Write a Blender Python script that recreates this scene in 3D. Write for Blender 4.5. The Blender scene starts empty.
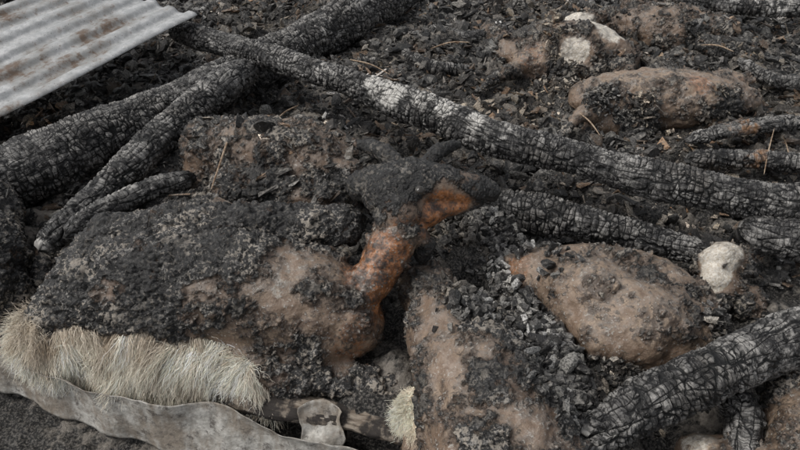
import bpy, bmesh, math, random
import numpy as np
from mathutils import Vector, Euler
from mathutils.bvhtree import BVHTree
rng=np.random.default_rng(7); random.seed(7)
scene=bpy.context.scene
scene.view_settings.view_transform='Standard'; scene.view_settings.look='None'; scene.view_settings.exposure=0

# ---------------------------------------------------------------- survey -> metres
CH=1.6; PT=math.radians(40); F=693.0
def at(u,v,h=0.0):
    x=(u-400)/F; y=(225-v)/F
    dy=math.cos(PT)+math.sin(PT)*y; dz=-math.sin(PT)+math.cos(PT)*y
    t=(CH-h)/(-dz)
    return np.array([x*t,dy*t,h])
def mpp(u,v,h=0.0):
    y=(225-v)/F
    return (CH-h)/(math.sin(PT)-math.cos(PT)*y)/F

# ---------------------------------------------------------------- numpy noise
def _h(ix,iy,iz,seed):
    n=(ix*374761393+iy*668265263+iz*2147483647+seed*974711)&0xffffffff
    n=((n^(n>>13))*1274126177)&0xffffffff
    n=n^(n>>16)
    return (n&0xffff)/65535.0
def vnoise(p,seed=0):
    i=np.floor(p).astype(np.int64); f=p-i; f=f*f*(3-2*f)
    x,y,z=i[:,0],i[:,1],i[:,2]; r=0
    for a in (0,1):
        for b in (0,1):
            for c in (0,1):
                w=(f[:,0] if a else 1-f[:,0])*(f[:,1] if b else 1-f[:,1])*(f[:,2] if c else 1-f[:,2])
                r=r+w*_h(x+a,y+b,z+c,seed)
    return r
def fbm(p,scale,octv=4,seed=0):
    p=np.asarray(p)*scale; r=0; a=.5; s=0
    for k in range(octv):
        r=r+a*vnoise(p+17.3*k,seed+k); s+=a; a*=.5; p=p*2.03
    return r/s
def sstep(a,b,x):
    t=np.clip((x-a)/(b-a),0,1); return t*t*(3-2*t)

# ---------------------------------------------------------------- mesh helpers
def mkobj(name,V,Fc,mat,smooth=True,parent=None):
    me=bpy.data.meshes.new(name)
    V=np.asarray(V,dtype=np.float32)
    n,k=Fc.shape
    me.vertices.add(len(V)); me.vertices.foreach_set('co',V.ravel())
    me.loops.add(n*k); me.loops.foreach_set('vertex_index',Fc.astype(np.int32).ravel())
    me.polygons.add(n); me.polygons.foreach_set('loop_start',np.arange(0,n*k,k,dtype=np.int32))
    me.update(calc_edges=True)
    me.polygons.foreach_set('use_smooth',np.full(len(me.polygons),smooth))
    ob=bpy.data.objects.new(name,me); scene.collection.objects.link(ob)
    me.materials.append(mat)
    if parent: ob.parent=parent
    return ob
def colattr(me,name,C):
    a=me.attributes.new(name,'FLOAT_COLOR','POINT')
    C4=np.ones((len(me.vertices),4),dtype=np.float32); C4[:,:3]=C
    a.data.foreach_set('color',C4.ravel())
def vecattr(me,name,C):
    a=me.attributes.new(name,'FLOAT_VECTOR','POINT')
    a.data.foreach_set('vector',np.asarray(C,dtype=np.float32).ravel())
def getco(me):
    a=np.empty(len(me.vertices)*3,dtype=np.float32); me.vertices.foreach_get('co',a); return a.reshape(-1,3).astype(float)
def getno(me):
    a=np.empty(len(me.vertices)*3,dtype=np.float32); me.vertices.foreach_get('normal',a); return a.reshape(-1,3).astype(float)

# ---------------------------------------------------------------- node helper
class NT:
    def __init__(s,name,disp=True):
        s.m=bpy.data.materials.new(name); s.m.use_nodes=True; s.t=s.m.node_tree
        s.n=s.t.nodes; s.l=s.t.links; s.b=s.n['Principled BSDF']; s.o=s.n['Material Output']
        if disp: s.m.displacement_method='DISPLACEMENT'
    def set(s,inp,v):
        if isinstance(v,bpy.types.NodeSocket): s.l.new(v,inp)
        elif isinstance(v,tuple) and len(v)==3 and len(inp.default_value)==4: inp.default_value=(*v,1)
        else: inp.default_value=v
    def obj(s):
        return s.n.new('ShaderNodeTexCoord').outputs['Object']
    def attr(s,name,out='Color'):
        a=s.n.new('ShaderNodeAttribute'); a.attribute_name=name; return a.outputs[out]
    def sep(s,c):
        a=s.n.new('ShaderNodeSeparateColor'); s.l.new(c,a.inputs[0]); return a.outputs
    def math(s,op,a,b=0.0,clamp=False):
        m=s.n.new('ShaderNodeMath'); m.operation=op; m.use_clamp=clamp; s.set(m.inputs[0],a); s.set(m.inputs[1],b); return m.outputs[0]
    def map(s,vec,scale=(1,1,1),loc=(0,0,0)):
        m=s.n.new('ShaderNodeMapping'); s.l.new(vec,m.inputs[0]); m.inputs['Scale'].default_value=scale; m.inputs['Location'].default_value=loc; return m.outputs[0]
    def noise(s,vec,scale,detail=4,rough=.6,dist=0.0):
        m=s.n.new('ShaderNodeTexNoise'); s.l.new(vec,m.inputs['Vector']); m.inputs['Scale'].default_value=scale
        m.inputs['Detail'].default_value=detail; m.inputs['Roughness'].default_value=rough; m.inputs['Distortion'].default_value=dist
        return m.outputs['Fac']
    def noisec(s,vec,scale,detail=1):
        m=s.n.new('ShaderNodeTexNoise'); s.l.new(vec,m.inputs['Vector']); m.inputs['Scale'].default_value=scale
        m.inputs['Detail'].default_value=detail; return m.outputs['Color']
    def voro(s,vec,scale,feat='DISTANCE_TO_EDGE',out='Distance',rand=1.0):
        m=s.n.new('ShaderNodeTexVoronoi'); m.feature=feat; s.l.new(vec,m.inputs['Vector']); m.inputs['Scale'].default_value=scale
        m.inputs['Randomness'].default_value=rand; return m.outputs[out]
    def warp(s,vec,scale,amt):
        c=s.noisec(vec,scale)
        a=s.n.new('ShaderNodeVectorMath'); a.operation='MULTIPLY_ADD'; s.l.new(c,a.inputs[0]); a.inputs[1].default_value=(amt,)*3; s.l.new(vec,a.inputs[2]); return a.outputs[0]
    def ss(s,v,a,b,lo=0.0,hi=1.0):
        m=s.n.new('ShaderNodeMapRange'); m.interpolation_type='SMOOTHSTEP'; s.l.new(v,m.inputs[0])
        m.inputs[1].default_value=a; m.inputs[2].default_value=b; m.inputs[3].default_value=lo; m.inputs[4].default_value=hi; return m.outputs[0]
    def mix(s,f,a,b,mode='MIX'):
        m=s.n.new('ShaderNodeMix'); m.data_type='RGBA'; m.blend_type=mode; s.set(m.inputs[0],f); s.set(m.inputs[6],a); s.set(m.inputs[7],b); return m.outputs[2]
    def up(s):  # how far the surface faces the sky: settled ash
        g=s.n.new('ShaderNodeNewGeometry'); x=s.n.new('ShaderNodeSeparateXYZ'); s.l.new(g.outputs['Normal'],x.inputs[0]); return x.outputs[2]
    def fin(s,col,rough,h=None,bump=None,bd=.004,spec=.5):
        s.set(s.b.inputs['Base Color'],col); s.set(s.b.inputs['Roughness'],rough); s.b.inputs['Specular IOR Level'].default_value=spec
        if bump is not None:
            b=s.n.new('ShaderNodeBump'); s.l.new(bump,b.inputs['Height']); b.inputs['Distance'].default_value=bd; b.inputs['Strength'].default_value=.9; s.l.new(b.outputs[0],s.b.inputs['Normal'])
        if h is not None:
            d=s.n.new('ShaderNodeDisplacement'); s.l.new(h,d.inputs['Height']); d.inputs['Midlevel'].default_value=0; d.inputs['Scale'].default_value=1
            s.l.new(d.outputs[0],s.o.inputs['Displacement'])
        return s.m

# ---------------------------------------------------------------- materials
def mat_carcass():
    s=NT('burnt_hide'); P=s.obj(); a=s.sep(s.attr('paint')); char,orange,pale=a[0],a[1],a[2]
    rl=s.sep(s.attr('relief')); dsc=rl[0]; clean=s.math('SUBTRACT',1.0,rl[1]); up=s.up()
    n1=s.noise(P,9,5,.65); n2=s.noise(P,38,5,.7); n3=s.noise(P,150,4,.65); nd=s.noise(P,34,2.5,.5); nb=s.noise(P,5.5,3)
    e=s.math('ADD',char,s.math('MULTIPLY',s.math('SUBTRACT',n1,.5),2.0)); e=s.math('ADD',e,s.math('MULTIPLY',s.math('SUBTRACT',n2,.5),1.0))
    cm=s.ss(e,.44,.58)
    skin=s.mix(s.ss(n1,.36,.62),(.18,.125,.088),(.43,.335,.245))
    skin=s.mix(s.ss(n2,.40,.64,0,.7),skin,(.245,.165,.112))
    wr=s.voro(s.warp(P,14,.05),42); skin=s.mix(s.ss(wr,.0,.06,.4,0),skin,(.10,.066,.046))
    oe=s.math('ADD',orange,s.math('MULTIPLY',s.math('SUBTRACT',n1,.5),1.3)); oe=s.math('ADD',oe,s.math('MULTIPLY',s.math('SUBTRACT',n2,.5),.8)); om=s.ss(oe,.35,.95)
    skin=s.mix(om,skin,s.mix(s.ss(n2,.34,.66),(.040,.019,.012),(.40,.165,.062)))
    pe=s.math('ADD',pale,s.math('MULTIPLY',s.math('SUBTRACT',n2,.5),1.4))
    skin=s.mix(s.ss(pe,.45,.7),skin,s.mix(s.ss(n3,.35,.65),(.44,.38,.30),(.74,.70,.63)))
    sp=s.noise(P,75,3,.6); spm=s.ss(s.math('ADD',sp,s.math('MULTIPLY',s.math('SUBTRACT',n1,.5),1.2)),.52,.61)
    spm=s.math('MULTIPLY',spm,s.math('SUBTRACT',1.0,s.math('MULTIPLY',pale,.7)))
    skin=s.mix(s.math('MULTIPLY',spm,.8),skin,(.032,.025,.02))
    halo=s.ss(e,.10,.46,0,.85); skin=s.mix(halo,skin,(.06,.04,.029))
    ag=s.ss(s.math('ADD',n3,s.math('MULTIPLY',n2,.7)),.94,1.04); skin=s.mix(s.math('MULTIPLY',s.math('MULTIPLY',ag,.65),clean),skin,(.46,.44,.40))
    skin=s.mix(s.math('MULTIPLY',clean,s.math('MULTIPLY',s.ss(up,.55,1.0,0,.28),s.ss(n2,.4,.6))),skin,(.38,.35,.31))
    wv=s.warp(P,30,.02); vd=s.voro(wv,58); vc=s.sep(s.voro(wv,58,'F1','Color'))
    crack=s.ss(vd,0.0,.12); patch=s.ss(nb,.40,.58,.22,1)
    ash=s.ss(s.math('ADD',n3,s.math('MULTIPLY',s.math('SUBTRACT',n2,.5),1.3)),.50,.64); ash=s.math('MULTIPLY',s.math('MULTIPLY',ash,patch),clean)
    cc=s.mix(ash,(.011,.0105,.010),(.29,.272,.25)); cc=s.mix(s.math('MULTIPLY',vc[0],.75),cc,(.016,.015,.015))
    cc=s.mix(s.math('SUBTRACT',1.0,crack),cc,(.005,.005,.005))
    ash2=s.ss(s.math('ADD',sp,s.math('MULTIPLY',n1,.8)),.94,1.06); ash2=s.math('MULTIPLY',s.math('MULTIPLY',ash2,patch),clean); cc=s.mix(s.math('MULTIPLY',ash2,.85),cc,(.38,.335,.28))
    cc=s.mix(s.math('MULTIPLY',clean,s.math('MULTIPLY',s.ss(up,.6,1.0,0,.12),s.ss(n3,.4,.6))),cc,(.30,.285,.265))
    col=s.mix(cm,skin,cc)
    rough=s.ss(n3,.3,.7,.32,.68); rough=s.math('SUBTRACT',rough,s.math('MULTIPLY',om,.15))
    hc=s.math('MULTIPLY',s.math('SUBTRACT',nd,.45),.030)
    hc=s.math('ADD',hc,s.math('MULTIPLY',s.math('MULTIPLY',crack,vc[0]),.010))
    hs=s.math('MULTIPLY',s.math('SUBTRACT',n1,.5),.012)
    hs=s.math('ADD',hs,s.math('MULTIPLY',s.math('SUBTRACT',nd,.5),.010))
    h=s.math('ADD',s.math('MULTIPLY',hc,cm),hs); h=s.math('ADD',h,s.math('MULTIPLY',cm,.004)); h=s.math('MULTIPLY',h,dsc)
    bb=s.math('ADD',s.math('MULTIPLY',n3,s.math('ADD',s.math('MULTIPLY',cm,.8),.35)),s.math('MULTIPLY',n2,s.math('ADD',s.math('MULTIPLY',cm,.5),.9)))
    return s.fin(col,rough,h,bb,.006,.55)
def mat_log():
    s=NT('alligator_char_wood'); L=s.attr('lc','Vector'); w=s.warp(L,9,.03); up=s.up()
    n=s.noise(L,14,5,.7); nn=s.noise(L,4,3); nl=s.noise(L,12,2,.5)
    m1=s.map(w,(1.45,.75,.75)); d1=s.voro(m1,34,rand=.75); c1=s.sep(s.voro(m1,34,'F1','Color',.75))
    m2=s.map(w,(.13,1,1)); d2=s.voro(m2,50)
    m3=s.map(w,(1.0,.28,.28)); d3=s.voro(m3,95)
    v=s.ss(nn,.38,.56)
    k1=s.ss(d1,0.0,.12); k2=s.ss(d2,0,.06); k3=s.ss(d3,0,.09)
    k1=s.math('MAXIMUM',k1,s.math('MULTIPLY',s.math('SUBTRACT',1.0,v),.85))
    blk=s.math('MULTIPLY',k1,s.math('MULTIPLY',s.ss(k2,0,1,.2,1),s.ss(k3,0,1,.45,1)))
    nf=s.noise(s.map(L,(.25,1,1)),170,4,.7)
    g=s.math('ADD',s.math('MULTIPLY',nf,.6),s.math('MULTIPLY',n,.7)); gm=s.ss(g,.55,.78)
    top=s.mix(gm,(.022,.021,.021),(.36,.345,.325))
    top=s.mix(s.ss(nn,.5,.62,0,.45),top,(.17,.155,.138))
    top=s.mix(s.math('MULTIPLY',c1[0],.75),top,(.020,.019,.019))
    top=s.mix(s.math('MULTIPLY',s.ss(up,.6,1.0,0,.5),s.ss(n,.44,.62)),top,(.38,.365,.34))
    col=s.mix(s.ss(blk,.12,.85),(.005,.005,.005),top)
    br=s.sep(s.attr('paint'))
    pe=s.math('ADD',br[2],s.math('MULTIPLY',s.math('SUBTRACT',n,.5),1.7)); pe=s.math('ADD',pe,s.math('MULTIPLY',s.math('SUBTRACT',nf,.5),.6)); col=s.mix(s.math('MULTIPLY',s.ss(pe,.48,.85),s.ss(blk,.1,.6,.1,1)),col,s.mix(nf,(.34,.32,.29),(.74,.72,.68)))
    oe=s.math('ADD',br[1],s.math('MULTIPLY',s.math('SUBTRACT',n,.5),1.4)); col=s.mix(s.ss(oe,.5,.7),col,s.mix(nf,(.12,.06,.03),(.34,.2,.11)))
    h=s.math('ADD',s.math('MULTIPLY',blk,.0095),s.math('MULTIPLY',nl,.008)); h=s.math('ADD',h,s.math('MULTIPLY',c1[1],.003))
    return s.fin(col,s.ss(nf,.3,.7,.42,.75),h,s.math('ADD',nf,s.math('MULTIPLY',blk,1.2)),.004,.45)
def mat_ground():
    s=NT('ash_ground'); P=s.obj()
    n1=s.noise(P,5,4,.6); n2=s.noise(P,32,5,.7); n3=s.noise(P,130,4,.7)
    vw=s.warp(P,18,.03); vc=s.sep(s.voro(vw,55,'F1','Color'))
    col=s.mix(s.ss(n3,.45,.62),(.010,.0095,.009),(.13,.12,.108))
    col=s.mix(s.ss(s.math('ADD',n1,s.math('MULTIPLY',n2,.5)),.76,.90,0,.8),col,s.mix(n3,(.10,.085,.07),(.42,.38,.33)))
    h=s.math('ADD',s.math('MULTIPLY',s.math('SUBTRACT',n2,.5),.05),s.math('MULTIPLY',vc[0],.012))
    return s.fin(col,s.ss(n2,.3,.7,.45,.85),h,s.math('ADD',n3,n2),.008,.4)
def mat_debris():
    s=NT('charcoal_fragments',False); P=s.obj(); c=s.attr('tint'); up=s.up()
    n=s.noise(P,210,3,.7); nf=s.noise(P,60,3,.7); nb=s.noise(P,6,3)
    col=s.mix(s.ss(n,.38,.58),s.mix(.8,c,(.008,.008,.008)),c)
    col=s.mix(s.ss(nf,.57,.67,0,.6),col,(.27,.255,.232))
    d=s.math('MULTIPLY',s.ss(up,.35,1.0,0,.6),s.math('MULTIPLY',s.ss(nf,.42,.62),s.ss(nb,.42,.62,.08,1)))
    col=s.mix(d,col,(.34,.32,.29))
    return s.fin(col,s.ss(nf,.3,.7,.3,.75),None,s.math('ADD',n,nf),.006,.5)
def mat_wool():
    s=NT('singed_wool',False); P=s.obj(); c=s.attr('tint'); n=s.noise(P,22,3,.6)
    col=s.mix(s.ss(n,.50,.74,0,.45),c,(.42,.31,.20)); return s.fin(col,.95,None,None,spec=.1)
def mat_zinc():
    s=NT('weathered_zinc_sheet',False); P=s.obj(); n=s.noise(P,4,5,.6); n2=s.noise(P,35,5,.65); n3=s.noise(P,160,3)
    col=s.mix(s.ss(n2,.35,.7),(.40,.405,.40),(.56,.56,.555)); col=s.mix(s.ss(n,.42,.6,0,.8),col,(.28,.27,.25))
    sm=s.ss(s.math('ADD',s.math('MULTIPLY',n,.8),s.math('MULTIPLY',n2,.5)),.66,.80)
    col=s.mix(sm,col,(.17,.125,.095)); col=s.mix(s.ss(n3,.60,.72),col,(.12,.11,.10))
    s.b.inputs['Metallic'].default_value=.45
    return s.fin(col,s.ss(n2,.3,.7,.36,.6),None,n2,.001,.5)
def mat_border():
    s=NT('dirty_border_sheet',False); P=s.obj(); n=s.noise(P,6,5,.65); n2=s.noise(P,40,5,.65); z=s.noise(s.map(P,(9,9,1.5)),4,4)
    col=s.mix(s.ss(n2,.35,.7),(.32,.305,.275),(.56,.54,.50)); col=s.mix(s.ss(s.math('ADD',n,s.math('MULTIPLY',z,.4)),.62,.84,0,.8),col,(.21,.17,.13))
    col=s.mix(s.ss(s.noise(P,30,5,.78),.50,.66,0,.85),col,(.085,.074,.065))
    return s.fin(col,.75,None,n2,.006,.35)
def mat_wood():
    s=NT('rotten_plank_wood'); L=s.attr('lc','Vector'); n=s.noise(s.map(L,(.15,1,1)),90,5,.7); n1=s.noise(L,12,5,.65)
    col=s.mix(s.ss(n,.35,.65),(.10,.075,.055),(.34,.29,.235)); col=s.mix(s.ss(n1,.40,.52),col,(.035,.03,.027))
    return s.fin(col,.85,s.math('MULTIPLY',s.math('ADD',n,n1),.012),n,.004,.3)
def mat_plain(name,c1,c2,sc=60,rough=.7):
    s=NT(name,False); P=s.obj(); n=s.noise(P,sc,4,.65); return s.fin(s.mix(s.ss(n,.35,.65),c1,c2),rough,None,n,.003,.4)
MC=mat_carcass(); ML=mat_log(); MG=mat_ground(); MD=mat_debris(); MW=mat_wool(); MZ=mat_zinc(); MB=mat_border(); MWD=mat_wood()
MEYE=mat_plain('clouded_eye',(.04,.036,.032),(.12,.11,.10),40,.12)
MHOOF=mat_plain('burnt_hoof',(.02,.019,.018),(.09,.08,.07),60,.5)
MTWIG=mat_plain('dry_twig',(.16,.10,.06),(.42,.33,.24))

# ---------------------------------------------------------------- carcasses
bm=bmesh.new(); bmesh.ops.create_icosphere(bm,subdivisions=3,radius=1); bm.verts.ensure_lookup_table()
SV=np.array([v.co[:] for v in bm.verts]); SF=np.array([[v.index for v in f.verts] for f in bm.faces]); bm.free()
def chain_spheres(ch):
    W=[(at(u,v,h),r*mpp(u,v,h)) for u,v,h,r in ch]
    out=[]
    if len(W)==1: return W
    for (p,r),(q,s) in zip(W[:-1],W[1:]):
        d=np.linalg.norm(q-p); n=max(2,int(d/(.25*min(r,s)))+1)
        for i in range(n+1):
            t=i/n; tt=t*t*(3-2*t); out.append((p*(1-t)+q*t,r*(1-tt)+s*tt))
    return out
CARC=[]
def carcass(name,chains,paints,voxel=.009,smooth=8,lump=.018,seed=0,squash=1.0,base=.35,parent=None,relief=1.0,noflake=False,fold=.0022,soot=0.0):
    Vs=[];Fs=[];o=0
    for ch in chains:
        for c,r in chain_spheres(ch):
            Vs.append(SV*np.array([r,r,r*squash])+c); Fs.append(SF+o); o+=len(SV)
    tmp=mkobj('tmp',np.concatenate(Vs),np.concatenate(Fs),MC)
    m=tmp.modifiers.new('r','REMESH'); m.mode='VOXEL'; m.voxel_size=voxel
    m=tmp.modifiers.new('s','SMOOTH'); m.iterations=smooth; m.factor=.5
    m=tmp.modifiers.new('d','SUBSURF'); m.levels=1; m.render_levels=1
    dg=bpy.context.evaluated_depsgraph_get(); me=bpy.data.meshes.new_from_object(tmp.evaluated_get(dg))
    bpy.data.objects.remove(tmp)
    co=getco(me); no=getno(me)
    f=(fbm(co,6,3,seed)-.5)*2*lump+(fbm(co,20,3,seed+9)-.5)*lump*.7
    f+=np.sin((co[:,0]*.8+co[:,1]*.5)*60+fbm(co,7,2,seed+3)*14)*fold
    co=co+no*f[:,None]
    me.vertices.foreach_set('co',co.astype(np.float32).ravel()); me.update()
    C=np.zeros((len(co),3)); C[:,0]=base
    for u,v,h,r,chn,amt in paints:
        c=at(u,v,h); R=r*mpp(u,v,h); d=np.linalg.norm(co-c,axis=1); w=1-sstep(.55*R,1.2*R,d)
        C[:,chn]=np.clip(C[:,chn]*(1-w)+amt*w,0,1)
        if chn in(1,2) and amt>.5: C[:,0]=C[:,0]*(1-w)+.12*w
    me.polygons.foreach_set('use_smooth',np.full(len(me.polygons),True))
    me.materials.clear(); me.materials.append(MC); me.name=name
    rr=np.zeros((len(co),3)); rr[:,0]=relief; rr[:,1]=soot
    colattr(me,'paint',C); colattr(me,'relief',rr)
    ob=bpy.data.objects.new(name,me); scene.collection.objects.link(ob)
    if parent: ob.parent=parent
    D=C.copy()
    if noflake: D[:,0]=0
    CARC.append((ob,co,D)); return ob
def emp(name):
    e=bpy.data.objects.new(name,None); e.empty_display_size=.1; scene.collection.objects.link(e); return e

def wool(name,src,thr,n,length,parent,seed=0,down=.7,cl=.022,tone=(.62,.52,.38),back=(0,-.5,0),wd=(.0008,.002),zmax=9,K=6):
    ob,co,C=src; no=getno(ob.data); r=np.random.default_rng(seed)
    idx=np.where((C[:,2]>thr)&(co[:,2]<zmax))[0]
    if len(idx)==0: return
    idx=r.choice(idx,n); root=co[idx]+r.normal(0,.003,(n,3)); nn=no[idx]
    cell=np.floor(root/cl+r.normal(0,.22,(n,3)))
    ci=cell.astype(np.int64)
    jit=np.stack([_h(ci[:,0],ci[:,1],ci[:,2],k) for k in (1,2,3)],1)-.5
    centre=(cell+.5)*cl
    lo=np.stack([fbm(root,9,2,seed+k) for k in (11,12,13)],1)-.5
    lo2=np.stack([fbm(root,30,2,seed+k) for k in (21,22,23)],1)-.5
    d=nn*.65+np.array(back)*.5+np.array([0,0,-down])+jit*.6+lo*2.0+lo2*1.5+r.normal(0,.22,(n,3))
    d/=np.linalg.norm(d,axis=1)[:,None]
    ln=length*r.uniform(.4,1.1,n)*(.55+1.1*fbm(root,14,2,seed+31))
    side=np.cross(d,r.normal(0,1,(n,3))); side/=np.linalg.norm(side,axis=1)[:,None]
    ph=jit[:,2]*12+r.uniform(0,2.5,n); pts=[]
    tipoff=(centre-root)*.7; s2=np.cross(side,d)
    for k in range(K):
        t=k/(K-1)
        p=root+d*(ln*t)[:,None]+np.array([0,0,-1])*(.3*ln*t*t)[:,None]+tipoff*(t*.8)
        p=p+jit*(np.sin(ph+t*8)*.012*t)[:,None]+side*(np.sin(ph*2+t*13)*.006*t)[:,None]
        pts.append(p)
    w=r.uniform(wd[0],wd[1],n); V=[]
    for k in range(K):
        ww=(w*(1-.7*(k/(K-1))))[:,None]
        V+= [pts[k]+side*ww, pts[k]-side*ww*.5+s2*ww*.87, pts[k]-side*ww*.5-s2*ww*.87]
    V=np.stack(V,1); Fq=[]
    for k in range(K-1):
        for a in range(3):
            b=(a+1)%3; Fq.append([3*k+a,3*k+b,3*k+3+b,3*k+3+a])
    Fq=np.array(Fq); Fall=(Fq[None]+(np.arange(n)*3*K)[:,None,None]).reshape(-1,4)
    o=mkobj(name,V.reshape(-1,3),Fall,MW,True,parent)
    br=r.uniform(.8,1.1,n)*(0.75+.5*fbm(root,16,2,seed+41)); T=np.array(tone)[None]*br[:,None]
    dk=r.random(n)<.05; T[dk]*=.4
    sg=sstep(.35,.8,C[idx,0]+fbm(root,20,2,seed+51)*.7-.2)[:,None]*.65
    T=T*(1-sg)+np.array([.22,.15,.09])*sg
    TT=np.repeat(T[:,None,:],3*K,axis=1)
    colattr(o.data,'tint',np.clip(TT.reshape(-1,3),0,.88)); return o

A,O,W_=0,1,2
# --- sheep 1: front left, head raised and turned to the right
s1=emp('burnt_sheep_carcass')
b1=carcass('body',[
 [(72,312,.10,36),(112,292,.14,55),(175,288,.16,63),(250,290,.17,62),(310,302,.16,54),(345,322,.13,38)],
 [(56,334,.05,30),(130,342,.05,36),(230,352,.05,36),(300,356,.05,28)],
 [(85,262,.22,22),(115,240,.25,24),(180,232,.28,24),(270,228,.29,24),(340,226,.29,19)],
 [(322,335,.12,30),(352,305,.18,24),(378,270,.25,19),(396,238,.31,20)],           # neck
 [(262,376,.07,16),(330,384,.05,11),(372,390,.04,9),(398,400,.03,7)],                  # folded fore leg
 [(300,368,.06,12),(352,374,.05,10),(392,384,.04,7)],
 [(42,322,.09,18),(34,342,.05,12)],
],[
 (140,260,.3,110,A,.95),(60,300,.2,60,A,.9),(220,235,.35,90,A,.82),(330,228,.35,60,A,.88),
 (300,300,.25,70,A,.36),(255,325,.15,45,A,.36),(285,280,.33,34,W_,.5),(250,335,.12,30,W_,.45),(330,372,.05,60,A,.75),(200,300,.28,30,A,.5),(110,300,.25,26,A,.6),
 (374,286,.22,48,O,1.),(345,330,.13,40,O,.85),(390,250,.3,30,O,1.),(312,318,.2,36,O,.5),(350,302,.22,16,A,.62),(380,258,.28,13,A,.6),(340,345,.1,18,A,.6),
 (48,336,.05,34,W_,1.),(95,350,.05,46,W_,1.),(150,356,.05,50,W_,1.),(205,366,.05,46,W_,1.),(250,380,.03,36,W_,1.),(285,372,.04,24,W_,.8),
],seed=1,base=.55,parent=s1)
wool('wool_fringe',CARC[-1],.45,46000,.066,s1,1,down=.65,tone=(1.0,.91,.77),wd=(.0005,.0014),zmax=.19,cl=.018)
carcass('head',[
 [(396,232,.32,20),(400,208,.37,25)],
 [(392,192,.39,29),(412,185,.405,27),(434,186,.40,22),(456,188,.39,18),(474,189,.38,15),(488,191,.37,11)],   # cranium to muzzle
 [(400,210,.36,20),(424,214,.35,15),(450,207,.35,11),(476,201,.35,8)],                                      # lower jaw
 [(378,184,.40,19),(362,186,.38,16)],
 [(398,168,.43,9),(386,154,.45,9),(370,146,.455,7),(356,144,.45,3.5)],                                          # near ear
 [(426,164,.43,7),(438,152,.44,7.5),(450,146,.445,5),(458,144,.44,3)],
 [(413,232,.32,12),(426,244,.28,9),(422,254,.24,8)],
 [(408,178,.45,8),(424,178,.45,7),(440,181,.43,6)],                                                               # brow ridge
],[(392,180,.43,38,A,1.),(380,150,.45,28,A,1.),(440,150,.44,18,A,1.),(486,190,.38,16,A,1.),(455,174,.41,14,A,.9),
   (438,204,.37,28,O,1.),(430,222,.34,22,O,1.),(460,200,.37,14,O,1.),(403,228,.34,26,O,.9),(412,192,.43,12,A,.9),(416,214,.37,10,A,.6)],
 voxel=.005,smooth=4,lump=.006,seed=31,base=.7,parent=s1,relief=.4,noflake=True,fold=.0006,soot=.6)
# --- sheep 2: behind
s2=emp('burnt_sheep_carcass')
carcass('body',[
 [(212,153,.22,30),(260,158,.24,36),(310,165,.25,34),(345,178,.24,24)],
 [(205,170,.15,24),(200,205,.12,20),(160,220,.1,20)],
 [(290,130,.26,12),(325,136,.28,11),(350,150,.27,10)],
 [(235,135,.27,10),(215,128,.25,9),(200,140,.2,9)],
 [(240,190,.2,26),(320,200,.2,26)],
],[(215,140,.3,30,A,.7),(250,185,.3,50,A,.7),(300,135,.3,30,O,.45),(230,150,.3,30,A,.45),(310,165,.32,30,A,.5),(265,150,.3,30,O,.4),(335,180,.3,24,A,.9)],seed=2,base=.5,lump=.026,parent=s2)
s2b=emp('burnt_sheep_carcass')
carcass('body',[
 [(75,240,.10,20),(115,222,.13,23),(170,215,.15,23),(215,220,.15,23)],
 [(120,195,.12,18),(165,180,.14,18),(195,165,.16,16)],
 [(65,242,.08,14),(50,262,.06,12),(40,285,.05,10)],
 ],[(130,210,.2,120,A,.8)],seed=5,base=.8,lump=.024,parent=s2b)
# --- sheep 3: centre front
s3=emp('burnt_sheep_carcass')
carcass('body',[
 [(418,268,.12,15),(430,300,.14,28),(452,345,.16,47),(478,395,.16,66),(500,450,.14,78),(520,520,.1,80)],
 [(520,330,.10,28),(545,380,.10,38),(560,430,.08,38)],
 [(432,420,.05,30),(436,450,.04,34)],
],[
 (520,340,.2,70,A,1.),(560,400,.15,70,A,1.),(540,450,.15,70,A,.9),(445,300,.2,40,A,.45),(420,350,.15,40,A,.42),(455,370,.3,50,A,.34),
 (415,265,.15,24,A,.95),(500,385,.3,34,A,.7),(425,330,.2,30,O,.45),(410,380,.12,24,O,.4),(480,440,.3,30,A,.55),
 (414,410,.05,26,W_,1.),(436,432,.06,34,W_,1.),(470,450,.05,34,W_,.8),(458,420,.2,18,A,.6)],seed=3,base=.4,lump=.02,parent=s3)
wool('wool_fringe',CARC[-1],.6,9000,.035,s3,3,down=.6,tone=(.95,.84,.68),wd=(.0005,.0014),cl=.016)
# --- sheep 4: centre right
s4=emp('burnt_sheep_carcass')
carcass('body',[
 [(515,266,.12,15),(545,278,.15,28),(590,300,.17,44),(640,325,.16,52),(680,342,.13,42)],
 [(610,362,.07,40),(580,345,.07,28),(660,372,.05,30)],
 [(690,300,.12,22),(705,335,.08,22)],
 [(545,262,.17,16),(585,258,.19,18),(640,270,.18,20),(676,292,.15,22)],
 [(560,300,.16,18),(600,335,.19,20),(650,352,.18,16)],
],[
 (515,265,.18,28,O,.7),(560,255,.24,26,O,.35),(520,250,.2,12,A,.6),(610,300,.3,60,A,.26),(650,330,.25,50,A,.30),(600,385,.08,44,A,.9),(555,330,.1,30,A,.95),(705,355,.1,36,A,.85),
 (640,262,.25,24,A,.5),(575,300,.28,14,A,.55),(625,350,.28,18,A,.58),(690,295,.2,18,A,.6)],seed=4,base=.38,lump=.024,parent=s4)
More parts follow.
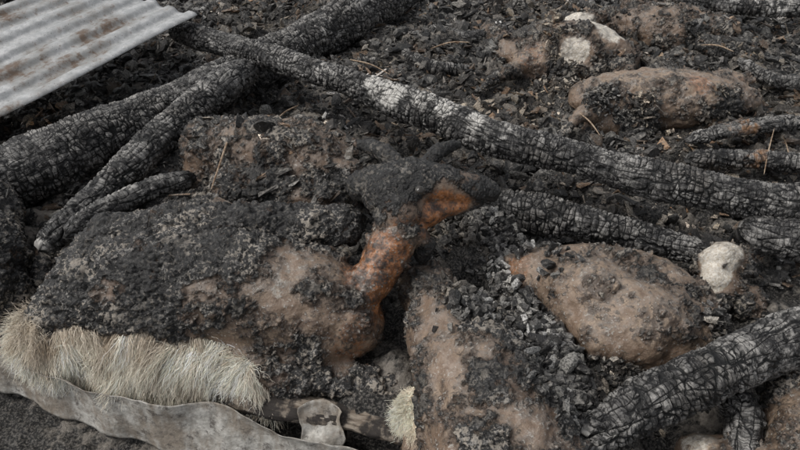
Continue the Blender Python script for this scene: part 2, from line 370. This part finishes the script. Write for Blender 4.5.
# --- sheep 5: upper right
s5=emp('burnt_sheep_carcass')
carcass('body',[
 [(590,100,.06,20),(625,100,.09,30),(670,100,.10,36),(715,100,.09,30),(750,98,.06,14)],
 [(640,122,.04,20),(600,122,.03,15)],[(690,86,.13,14),(728,80,.12,10),(750,80,.09,7)],[(600,86,.12,12),(650,80,.14,14),(690,84,.14,10)],
 [(600,108,.09,11),(575,118,.10,7),(560,138,.07,5),(556,152,.05,5)],[(715,120,.06,10),(742,128,.08,6),(765,122,.07,5),(784,126,.05,5)],
],[(640,82,.15,44,A,.22),(695,92,.15,24,O,.8),(722,110,.1,22,A,.95),(600,100,.15,20,A,.5),(640,124,.06,26,A,.85),(735,86,.1,16,O,.6),(560,138,.08,24,A,1.),(765,124,.08,26,A,1.)],seed=6,base=.36,lump=.032,squash=.8,parent=s5)
# --- sheep 6: top
s6=emp('burnt_sheep_carcass')
carcass('body',[
 [(508,52,.06,20),(545,48,.09,28),(585,48,.10,32),(615,58,.07,22)],[(525,66,.05,16),(590,72,.04,16)],[(575,24,.14,14),(600,16,.14,11)],[(500,38,.08,10),(488,30,.06,8)],
 [(520,66,.06,9),(495,78,.08,6),(478,92,.06,4)],[(608,62,.07,9),(630,70,.1,6),(640,84,.06,5)],
],[(520,50,.1,24,A,.45),(530,52,.15,22,O,.6),(582,26,.15,28,W_,1.),(602,38,.15,26,W_,1.),(575,50,.15,18,W_,.9),(560,72,.1,20,A,.9),(550,26,.15,12,A,.8),(512,44,.12,12,O,.5),(485,86,.07,20,A,1.)],seed=7,base=.5,lump=.032,squash=.85,parent=s6)
s7=emp('burnt_sheep_carcass')
carcass('body',[[(620,22,.05,20),(665,30,.07,32),(712,32,.05,24)],[(640,8,.06,20),(695,12,.06,20)],[(700,44,.06,9),(728,52,.08,6),(750,48,.05,4)]],
 [(660,20,.1,40,A,.4),(700,38,.1,20,A,.85),(625,15,.1,15,W_,.5),(730,50,.08,20,A,1.)],seed=8,base=.48,lump=.035,squash=.75,parent=s7)
# --- sheep 8: lower right corner
s8=emp('burnt_sheep_carcass')
carcass('body',[[(800,402,.10,30),(815,440,.12,46),(830,490,.1,60)],[(740,470,.05,36),(700,462,.05,26)]],
 [(770,400,.1,26,A,.8),(795,430,.15,30,A,.3),(775,440,.1,20,W_,.6),(700,450,.08,24,W_,.7)],seed=9,base=.38,lump=.02,parent=s8)
# --- pale scorched head, right
s9=emp('burnt_sheep_head')
carcass('head',[[(706,262,.13,14),(724,256,.16,18),(742,264,.14,13)],[(714,278,.12,16),(730,284,.11,12),(716,300,.08,10),(706,312,.06,8)],[(746,252,.15,7),(758,244,.15,4)],[(704,252,.14,6),(696,244,.14,3)],[(738,290,.08,14),(752,305,.06,16)],[(718,244,.19,6),(730,246,.19,6)]],
 [(722,256,.18,26,W_,1.),(714,278,.14,18,W_,1.),(722,306,.08,14,A,.9),(750,276,.12,12,A,.95),(726,266,.17,5,A,.8)],voxel=.005,smooth=3,lump=.022,seed=10,base=.6,parent=s9,relief=1.0,noflake=True)
# dark mass, left margin
s10=emp('burnt_sheep_carcass')
carcass('body',[[(-30,300,.1,36),(-12,255,.14,30),(-8,215,.15,22),(-15,190,.14,20)],[(12,292,.06,18),(4,310,.05,16)]],[(0,250,.15,90,A,.9)],seed=11,base=.85,lump=.024,parent=s10)

def blob(name,u,v,h,rp,sc,mat,parent,rot=(0,0,0)):
    c=at(u,v,h); r=rp*mpp(u,v,h)
    R=np.array(Euler(rot).to_matrix()); V=(SV*np.array(sc)*r)
    V=V*(1+.12*(fbm(SV*1.3+u,2,3,4)-.5))[:,None]
    return mkobj(name,V@R.T+c,SF,mat,True,parent)
blob('eye',420,190,.457,5,(1,1,.8),MEYE,s1)
blob('nostril',491,189,.385,2.5,(1,.8,.6),MHOOF,s1)
blob('hoof',402,402,.03,8,(1.4,.8,.7),MHOOF,s1,(0,0,-.4))
blob('hoof',397,385,.04,7,(1.4,.8,.7),MHOOF,s1,(0,0,-.3))

# ---------------------------------------------------------------- ground
edge=[(-700,120),(-200,255),(-60,312),(20,358),(100,384),(200,404),(260,420),(360,440),(450,467),(700,560),(1100,700)]
EP=np.array([at(u,v,.0)[:2] for u,v in edge])
def yedge(x): return np.interp(x,EP[:,0],EP[:,1])
bumps=[(600,180,.0,60,.06),(500,260,0,45,.13),(540,330,0,45,.12),(470,235,0,26,.05),(640,215,0,50,.07),(760,150,0,60,.06),(740,330,0,50,.06),(560,420,0,50,.10),
 (420,120,0,70,.06),(300,100,0,50,.05),(480,60,0,60,.06),(380,350,0,20,-.04),(100,190,0,50,.05),(380,60,0,40,.05),(250,270,0,120,.1),(770,60,0,60,.06),(440,12,0,60,.08),(720,60,0,30,.05)]
BW=[(at(u,v,h)[:2],r*mpp(u,v,h),a) for u,v,h,r,a in bumps]
def height(x,y):
    p=np.stack([x,y,x*0],1)
    z=(fbm(p,2.2,3,21)-.5)*.12+(fbm(p,9,4,22)-.5)*.15
    for c,r,a in BW: z=z+a*np.exp(-((x-c[0])**2+(y-c[1])**2)/(2*(r*.8)**2))
    m=sstep(-.01,.07,y-yedge(x))*(1-sstep(5.5,7,y))*(1-sstep(4,5.5,np.abs(x)))
    out=-.19+(fbm(p,6,4,5)-.5)*.03
    return z*m+out*(1-m)
def axis(lo,hi,st):
    a=np.arange(lo,hi,st); f=[]; s=st*2; v=a[-1]
    while v<120: v+=s; s*=1.5; f.append(v)
    g=[]; s=st*2; v=a[0]
    while v>-120: v-=s; s*=1.5; g.append(v)
    return np.concatenate([g[::-1],a,f])
xs=axis(-2.6,2.7,.011); ys=axis(.75,4.7,.011)
X,Y=np.meshgrid(xs,ys); x=X.ravel(); y=Y.ravel(); z=height(x,y)
nx,ny=len(xs),len(ys); I=np.arange(nx*ny).reshape(ny,nx)
GF=np.stack([I[:-1,:-1],I[:-1,1:],I[1:,1:],I[1:,:-1]],-1).reshape(-1,4)
ground=mkobj('ground',np.stack([x,y,z],1),GF,MG)

# ---------------------------------------------------------------- tubes: logs, planks, twigs
def catmull(W,n):
    W=np.array(W); P=np.vstack([2*W[0]-W[1],W,2*W[-1]-W[-2]]); out=[]
    for i in range(1,len(P)-2):
        for t in np.linspace(0,1,n,endpoint=False):
            a,b,c,d=P[i-1],P[i],P[i+1],P[i+2]
            out.append(.5*((2*b)+(c-a)*t+(2*a-5*b+4*c-d)*t*t+(3*b-a-3*c+d)*t**3))
    out.append(P[-2]); return np.array(out)
def tube(name,pts,mat,seed=0,step=.005,ring=84,irr=.11,flat=1.0,paints=(),jag=.03,parent=None,wob=.007):
    W=[np.append(at(u,v,h),r*mpp(u,v,h)) for u,v,h,r in pts]
    C=catmull(W,60); d=np.linalg.norm(np.diff(C[:,:3],axis=0),axis=1); s=np.append(0,np.cumsum(d)); L=s[-1]
    n=max(8,int(L/step)); ss=np.linspace(0,L,n); C=np.stack([np.interp(ss,s,C[:,k]) for k in range(4)],1)
    q0=np.stack([ss,ss*0,ss*0+seed*5.1],1)
    for k in range(3): C[:,k]+=(fbm(q0,3,3,seed+50+10*k)-.5)*wob*2
    C[:,3]*=1+(fbm(q0,3.5,3,seed+80)-.5)*.5*(irr/.11)
    T=np.gradient(C[:,:3],axis=0); T/=np.linalg.norm(T,axis=1)[:,None]
    up=np.array([0,0,1.]); Sd=np.cross(T,up); Sd/=np.linalg.norm(Sd,axis=1)[:,None]; U=np.cross(Sd,T)
    th=np.linspace(0,2*np.pi,ring,endpoint=False); r0=C[:,3]
    S_,TH=np.meshgrid(ss,th,indexing='ij'); R=np.repeat(r0[:,None],ring,1)
    q=np.stack([S_.ravel(),(np.cos(TH)*R).ravel(),(np.sin(TH)*R).ravel()],1)+seed*3.17
    nz=fbm(q*np.array([.5,1,1]),9,3,seed)-.5; nz2=fbm(q,26,3,seed+5)-.5
    R=R*(1+(nz*2*irr*1.9+nz2*irr*1.4).reshape(R.shape))
    endo=(fbm(np.stack([np.cos(th)*2,np.sin(th)*2,th*0+seed],1),2.5,3,seed)-.5)*2*jag
    for k in range(8):
        f=math.sqrt(max(.0,1-((8-k)/8)**2))*.9+.1 if k else .02
        R[k]*=f; R[-1-k]*=f
    e=np.exp(-S_/.05); e2=np.exp(-(L-S_)/.05); along=endo[None]*e+endo[None,::-1]*e2
    c=C[:,:3]; rad=Sd[:,None]*np.cos(TH)[...,None]+U[:,None]*np.sin(TH)[...,None]*flat
    V=c[:,None]+rad*R[...,None]+T[:,None]*along[...,None]
    I=np.arange(n*ring).reshape(n,ring); J=np.roll(I,-1,axis=1)
    Fq=np.stack([I[:-1],J[:-1],J[1:],I[1:]],-1).reshape(-1,4)
    o=mkobj(name,V.reshape(-1,3),Fq[:,::-1],mat,True,parent); vecattr(o.data,'lc',q)
    co=V.reshape(-1,3); Cc=np.zeros((len(co),3))
    for u,v,h,r,chn,amt in paints:
        p=at(u,v,h); RR=r*mpp(u,v,h); w=1-sstep(.3*RR,1.3*RR,np.linalg.norm(co-p,axis=1)); Cc[:,chn]=np.maximum(Cc[:,chn],amt*w)
    colattr(o.data,'paint',Cc); return o
tube('charred_log',[(175,30,.20,8),(215,42,.24,10),(270,57,.27,11),(330,76,.29,11),(370,90,.30,12),(430,112,.31,13),(500,140,.30,15),(580,160,.29,15),(660,182,.27,17),(740,197,.25,17),(830,212,.22,19)],ML,1,
  paints=[(378,84,.34,22,2,.95),(395,95,.34,20,2,.95),(425,102,.35,20,2,.7),(450,106,.36,20,2,.95),(475,118,.36,18,2,.75),(545,142,.36,10,1,.6),(515,134,.36,24,2,.6),(600,152,.35,26,2,.5),(680,172,.34,26,2,.45),(330,68,.34,22,2,.5)])
tube('charred_log',[(-60,212,.12,24),(10,180,.14,25),(70,152,.15,24),(140,120,.16,21),(215,86,.16,19),(290,48,.15,18),(350,20,.14,17),(430,-20,.12,15)],ML,2,paints=[(330,25,.22,30,2,.5),(90,132,.24,28,2,.4),(380,0,.2,20,2,.4)])
tube('charred_log',[(46,246,.20,8),(85,210,.23,11),(130,165,.25,13),(180,122,.26,14),(225,84,.27,14),(250,70,.22,8)],ML,3,paints=[(60,235,.2,20,1,.3),(150,138,.32,22,2,.4)])
tube('charred_log',[(475,200,.16,14),(530,212,.17,14),(585,222,.17,13),(640,236,.16,13),(705,252,.14,9)],ML,4,irr=.16,paints=[(560,212,.25,12,2,.8),(520,200,.25,12,1,.5)])
tube('charred_log',[(580,442,.20,16),(640,408,.22,22),(700,380,.23,23),(760,352,.23,21),(840,318,.22,19)],ML,5,paints=[(600,432,.27,22,2,.6),(790,385,.2,14,1,.4),(700,365,.32,22,2,.5),(640,395,.32,24,2,.5)],jag=.06)
tube('charred_branch',[(640,-4,.12,5),(700,3,.13,6),(760,8,.14,6),(840,8,.13,6)],ML,6,ring=36,paints=[(760,5,.15,60,2,.55)])
tube('charred_log',[(745,232,.18,12),(790,240,.18,16),(850,250,.17,18)],ML,7)
tube('charred_branch',[(690,160,.10,6),(760,160,.12,7),(840,168,.12,7)],ML,8,ring=36,paints=[(760,158,.15,30,1,.5)])
tube('charred_branch',[(70,232,.26,6),(100,212,.27,8),(150,190,.26,8),(190,178,.24,6)],ML,11,ring=36)
tube('charred_branch',[(730,395,.12,12),(745,420,.12,13),(740,470,.1,13)],ML,12,ring=36)
tube('charred_branch',[(735,215,.16,5),(770,210,.17,6),(840,225,.17,6)],ML,13,ring=36)
tube('charred_plank',[(690,140,.12,5),(740,128,.15,7),(800,122,.14,7)],ML,14,ring=36,flat=.4,paints=[(740,128,.15,40,1,.5)])
tube('charred_branch',[(430,28,.05,3),(470,38,.06,4),(505,30,.05,3)],ML,16,ring=36)
tube('charred_branch',[(740,62,.06,3),(775,80,.09,4),(820,84,.09,5)],ML,17,ring=30)
tube('charred_branch',[(395,48,.05,3),(430,66,.08,4),(468,70,.06,3)],ML,18,ring=30)
tube('rotten_timber_plank',[(225,392,.01,8),(270,404,.015,10),(330,414,.015,11),(390,428,.01,10),(440,448,.0,9)],MWD,20,flat=.6,jag=.05,irr=.25)
def twig(u0,v0,h0,u1,v1,h1,arch,r,name='dry_twig',mat=None,seed=0):
    um,vm=(u0+u1)/2,(v0+v1)/2
    return tube(name,[(u0,v0,h0,r),(um,vm-arch,(h0+h1)/2,r*.9),(u1,v1,h1,r*.6)],mat or MTWIG,seed,step=.01,ring=8,irr=.1,jag=.002,wob=.006)
twig(212,190,.34,252,118,.34,22,1.2,'bent_wire'); twig(252,118,.34,285,122,.34,4,1.0,'bent_wire')
for i,(a,b,c,d) in enumerate([(765,175,775,128),(790,160,782,135),(580,112,600,135),(300,105,270,125),(700,45,735,52),(640,25,660,5),(250,60,300,35),(430,50,470,42),(350,60,390,75)]):
    twig(a,b,.12,c,d,.20,3,.8,seed=i)

# ---------------------------------------------------------------- corrugated sheet, top left
def corr_sheet(name,o,d,e,L,Wd,pitch,amp,mat,dent=.012,tear=0.0,up=np.array([0,0,1.]),seed=0,sy=.005):
    nl=int(L/.012); nw=int(Wd/sy)
    a,b=np.meshgrid(np.linspace(0,L,nl),np.linspace(0,Wd,nw),indexing='ij'); a=a.ravel(); b=b.ravel()
    p=np.stack([a,b,a*0],1); zz=amp*np.tanh(2.2*np.sin(b/pitch*2*np.pi))/.97+(fbm(p,1.5,2,seed)-.5)*2*dent*2
    aa=a+(fbm(np.stack([b,b*0,b*0],1),14,3,seed)-.5)*tear*(1-a/L)
    V=o+d*aa[:,None]+e*b[:,None]+up*zz[:,None]
    I=np.arange(nl*nw).reshape(nl,nw); Fq=np.stack([I[:-1,:-1],I[1:,:-1],I[1:,1:],I[:-1,1:]],-1).reshape(-1,4)
    ob=mkobj(name,V,Fq,mat); m=ob.modifiers.new('thick','SOLIDIFY'); m.thickness=.0015; return ob
p0=at(196,13,.34); p1=at(-5,118,.30); d=p1-p0; d/=np.linalg.norm(d)
e=np.cross(np.array([0,0,1.]),d); e=-e/np.linalg.norm(e)
if e[1]<0: e=-e
corr_sheet('corrugated_roof_sheet',p0,d,e,2.2,.85,.125,.011,MZ,tear=.02,seed=3,dent=.010)

# front border sheet (follows the pile edge)
def border():
    tops=[(-60,312,.05),(0,336,.05),(50,362,.03),(110,382,.03),(170,396,.03),(225,408,.03),(290,424,.01),(350,438,.01),(450,466,.0),(560,500,0)]
    Wp=catmull([at(*t) for t in tops],40); dd=np.linalg.norm(np.diff(Wp,axis=0),axis=1); s=np.append(0,np.cumsum(dd)); n=int(s[-1]/.004)
    ss=np.linspace(0,s[-1],n); Cc=np.stack([np.interp(ss,s,Wp[:,k]) for k in range(3)],1)
    T=np.gradient(Cc,axis=0); T[:,2]=0; T/=np.linalg.norm(T,axis=1)[:,None]; Nn=np.stack([T[:,1],-T[:,0],T[:,0]*0],1)
    if Nn[n//2][1]>0: Nn=-Nn
    K=30; V=[]
    for k in range(K):
        t=k/(K-1); q=np.stack([ss,ss*0+t*.2,ss*0],1); q1=np.stack([ss,ss*0,ss*0],1)
        off=.006*np.tanh(2*np.sin(ss/.20*6.283+fbm(q1,2.5,2,44)*4))*(.4+.9*fbm(q1,4,2,46))+(fbm(q,4,3,40)-.5)*.075
        curl=.018*np.exp(-t*8)*(fbm(q1,6,2,47)*2)
        V.append(Cc+Nn*(off+.05*t+.012+curl)[:,None]+np.array([0,0,1.])*((-.19*t)+(fbm(q+5,9,3,41)-.5)*.035*(1-t))[:,None])
    V=np.stack(V,0); I=np.arange(K*n).reshape(K,n); Fq=np.stack([I[:-1,:-1],I[:-1,1:],I[1:,1:],I[1:,:-1]],-1).reshape(-1,4)
    ob=mkobj('corrugated_border_sheet',V.reshape(-1,3),Fq,MB); m=ob.modifiers.new('t','SOLIDIFY'); m.thickness=.0015
border()
def flap(name,pts,mat,seed):
    A0=np.array([at(*p) for p in pts[0]]); B0=np.array([at(*p) for p in pts[1]]); A1=catmull(A0,14); B1=catmull(B0,14); K=30; V=[]
    for k in range(K):
        t=k/(K-1); p=A1*(1-t)+B1*t; q=p*1.0; V.append(p+np.array([0,-.6,.8])*((fbm(q,16,3,seed)-.5)*.05)[:,None]+np.array([1,0,0])*((fbm(q+9,20,2,seed)-.5)*.05)[:,None])
    V=np.stack(V,0); n=V.shape[1]; I=np.arange(K*n).reshape(K,n); Fq=np.stack([I[:-1,:-1],I[:-1,1:],I[1:,1:],I[1:,:-1]],-1).reshape(-1,4)
    ob=mkobj(name,V.reshape(-1,3),Fq,mat); m=ob.modifiers.new('t','SOLIDIFY'); m.thickness=.0012
flap('torn_sheet_flap',[[(300,408,.07),(314,401,.08),(330,400,.08),(346,412,.07)],[(296,478,-.14),(312,486,-.14),(328,490,-.14),(338,480,-.14)]],MB,53)

# ---------------------------------------------------------------- loose charcoal debris
Vall=[];Fall=[];o=0;CP=[]
for ob,co,C in CARC:
    me=ob.data; fl=np.empty(len(me.polygons)*4,dtype=np.int32); me.loops.foreach_get('vertex_index',fl); Fq=fl.reshape(-1,4)
    Vall.append(co); Fall.append(Fq+o); o+=len(co); CP.append(C)
CV=np.concatenate(Vall); CF=np.concatenate(Fall); CC=np.concatenate(CP)
bvh=BVHTree.FromPolygons(CV.tolist(),CF.tolist())
def boxes(r):
    v=np.array([[a,b,c] for a in(-1,1) for b in(-1,1) for c in(-1,1)],float)*.5; v=v+r.normal(0,.15,v.shape)
    f=np.array([[0,1,3,2],[4,6,7,5],[0,4,5,1],[2,3,7,6],[0,2,6,4],[1,5,7,3]]); return v,f
bm=bmesh.new(); bmesh.ops.create_icosphere(bm,subdivisions=2,radius=.55); IV=np.array([v.co[:] for v in bm.verts]); IFc=np.array([[v.index for v in f.verts] for f in bm.faces]); bm.free()
def rock(r):
    v=IV.copy()
    for _ in range(7):
        nrm=r.normal(0,1,3); nrm/=np.linalg.norm(nrm); dd=r.uniform(.18,.42); k=v@nrm-dd; m=k>0; v[m]-=nrm*k[m][:,None]
    return v+r.normal(0,.022,v.shape),IFc
def rotm(r,n,tilt):
    az=r.uniform(0,6.283,n); a=r.normal(0,tilt,n); b=r.normal(0,tilt,n)
    ca,sa=np.cos(az),np.sin(az); Z=np.zeros((n,3,3)); Z[:,0,0]=ca;Z[:,0,1]=-sa;Z[:,1,0]=sa;Z[:,1,1]=ca;Z[:,2,2]=1
    Xr=np.zeros((n,3,3)); Xr[:,0,0]=1;Xr[:,1,1]=np.cos(a);Xr[:,1,2]=-np.sin(a);Xr[:,2,1]=np.sin(a);Xr[:,2,2]=np.cos(a)
    Yr=np.zeros((n,3,3)); Yr[:,1,1]=1;Yr[:,0,0]=np.cos(b);Yr[:,0,2]=np.sin(b);Yr[:,2,0]=-np.sin(b);Yr[:,2,2]=np.cos(b)
    return Z@Xr@Yr
def scatter(name,n,smin,smax,power,kind,seed,pal,region=None,cprob=1.0,lift=.3,tilt=.5,stack=0.0,big=False):
    r=np.random.default_rng(seed); P=[]
    yy=.8+3.75*np.sqrt(r.random(n*2)*.93+.07)-.2; xx=r.uniform(-1,1,n*2)*(yy*.62+.45)
    if region is not None:
        cs=[]; k=n*2//len(region)+1
        for u,v,h,R in region:
            c=at(u,v,h)[:2]; RR=R*mpp(u,v,h); cs.append(c+r.normal(0,RR*.5,(k,2)))
        cs=np.concatenate(cs); r.shuffle(cs); xx,yy=cs[:,0],cs[:,1]
    keepm=(fbm(np.stack([xx,yy,xx*0],1),3,3,77)>.42)|(r.random(len(xx))<.45)
    hz=height(xx,yy)
    for i in range(len(xx)):
        if not keepm[i]: continue
        z=hz[i]; hit=bvh.ray_cast(Vector((xx[i],yy[i],2)),Vector((0,0,-1)))
        if hit[0] is not None and hit[0].z>z:
            ch=CC[CF[hit[2]][0]]
            if r.random()>cprob*max(0,(ch[0]-.36)/.5)*(1-ch[2])*(1-ch[1]): continue
            if hit[1].z<.35 : continue
            z=hit[0].z
        else:
            if yy[i]<yedge(xx[i])+.03 and r.random()<.6: continue
        P.append((xx[i],yy[i],z))
        if len(P)>=n: break
    P=np.array(P); n=len(P); sz=smin+(smax-smin)*r.random(n)**power
    asp={'block':lambda:np.stack([r.uniform(.8,1.8,n),r.uniform(.6,1.1,n),r.uniform(.45,.95,n)],1),
         'flake':lambda:np.stack([r.uniform(.8,1.5,n),r.uniform(.6,1.1,n),r.uniform(.10,.28,n)],1),
         'splint':lambda:np.stack([r.uniform(3,7,n),r.uniform(.3,.6,n),r.uniform(.2,.45,n)],1)}[kind]()
    R=rotm(r,n,tilt); T=[]
    pals=np.array(pal); ti=pals[r.integers(0,len(pals),n)]*r.uniform(.5,1.35,(n,1))
    reg=fbm(P,1.8,3,91); reg2=fbm(P,6,3,92)
    ti=ti*(.5+1.8*sstep(.38,.65,reg)*sstep(.35,.7,reg2)+.2)[:,None]
    ti=ti*(1+np.stack([.20,.05,-.12],0)[None]*sstep(.45,.65,fbm(P,2.5,3,93))[:,None])
    groups=np.array_split(np.arange(n),30)
    P[:,2]+=sz*asp[:,2]*lift+r.random(n)*stack
    objV=[];objF=[];o=0
    for gi,g in enumerate(groups):
        if big: v,f=rock(r)
        else:
            v,f=boxes(r)
            if kind=='block' and gi%3:
                v=v*np.array([1,.8,.9]); v[4:]*=np.array([1,r.uniform(.3,.8),r.uniform(.3,.8)])
            f=np.concatenate([f[:,[0,1,2]],f[:,[0,2,3]]])
        V=(v[None]*(asp[g]*sz[g][:,None])[:,None,:])@np.transpose(R[g],(0,2,1))+P[g][:,None,:]
        objV.append(V.reshape(-1,3)); objF.append((f[None]+(np.arange(len(g))*len(v))[:,None,None]).reshape(-1,3)+o); o+=len(g)*len(v)
        T.append(np.repeat(ti[g],len(v),axis=0))
    ob=mkobj(name,np.concatenate(objV),np.concatenate(objF),MD,False); colattr(ob.data,'tint',np.concatenate(T)); return ob
K=[(.045,.043,.041),(.014,.014,.014),(.024,.023,.023),(.09,.086,.082),(.27,.26,.24),(.028,.027,.026)]
KB=K+[(.20,.14,.095),(.14,.10,.072)]
scatter('charcoal_debris',34000,.004,.020,1.8,'block',101,K,cprob=.8,tilt=.8)
scatter('charcoal_lumps',5600,.018,.070,2.0,'block',102,K,cprob=.12,tilt=.9,big=True)
scatter('charcoal_flakes',17000,.008,.048,1.8,'flake',103,KB+[(.36,.34,.32)],cprob=.9,tilt=.5,lift=.9)
scatter('wood_splinters',6500,.004,.017,1.5,'splint',104,KB+[(.36,.30,.23),(.44,.42,.39)],cprob=.3,lift=1.2,tilt=.35)
scatter('charcoal_lumps',1300,.012,.044,1.9,'block',105,K+[(.24,.235,.225)],region=[(480,240,0,35),(500,270,0,40),(530,300,.1,40),(545,340,.15,40),(560,380,.12,40),(575,420,.1,40),(470,320,.2,25)],cprob=5,tilt=.9,stack=.03,big=True)
scatter('charcoal_debris',4500,.006,.02,1.4,'block',107,K+[(.24,.235,.225)],region=[(480,240,0,45),(500,270,0,50),(530,300,.1,50),(545,340,.15,50),(560,380,.12,50),(575,420,.1,50),(470,320,.2,35),(620,395,.05,30),(600,125,0,30),(640,130,0,30),(690,125,0,30),(560,85,0,30),(700,380,0,25)],cprob=5,tilt=.9,stack=.03)
scatter('pale_ash_fragments',4200,.005,.030,2.6,'flake',106,[(.52,.49,.46),(.40,.36,.30),(.70,.68,.65),(.36,.25,.16)],cprob=.5,lift=1.2,tilt=.6)

# ---------------------------------------------------------------- light, world, camera
el,az=math.radians(54),math.radians(-95)
w=bpy.data.worlds.new('World'); scene.world=w; w.use_nodes=True; nt=w.node_tree
sky=nt.nodes.new('ShaderNodeTexSky'); sky.sky_type='NISHITA'; sky.sun_disc=False; sky.sun_elevation=el; sky.sun_rotation=az; sky.dust_density=3
hs=nt.nodes.new('ShaderNodeHueSaturation'); hs.inputs['Saturation'].default_value=.2; nt.links.new(sky.outputs[0],hs.inputs['Color'])
bg=nt.nodes['Background']; nt.links.new(hs.outputs[0],bg.inputs[0]); bg.inputs[1].default_value=.15
sl=bpy.data.lights.new('sun','SUN'); sl.energy=1.5; sl.angle=math.radians(14); sl.color=(1,.97,.92)
so=bpy.data.objects.new('sun',sl); scene.collection.objects.link(so)
dv=Vector((math.sin(az)*math.cos(el),math.cos(az)*math.cos(el),math.sin(el))); so.rotation_euler=dv.to_track_quat('Z','Y').to_euler()
cam=bpy.data.cameras.new('camera'); cam.sensor_width=36; cam.lens=18/math.tan(math.atan(400/F)); cam.clip_end=400; cam.clip_start=.02
co_=bpy.data.objects.new('camera',cam); scene.collection.objects.link(co_); co_.location=(0,0,CH); co_.rotation_euler=(math.pi/2-PT,0,0); scene.camera=co_
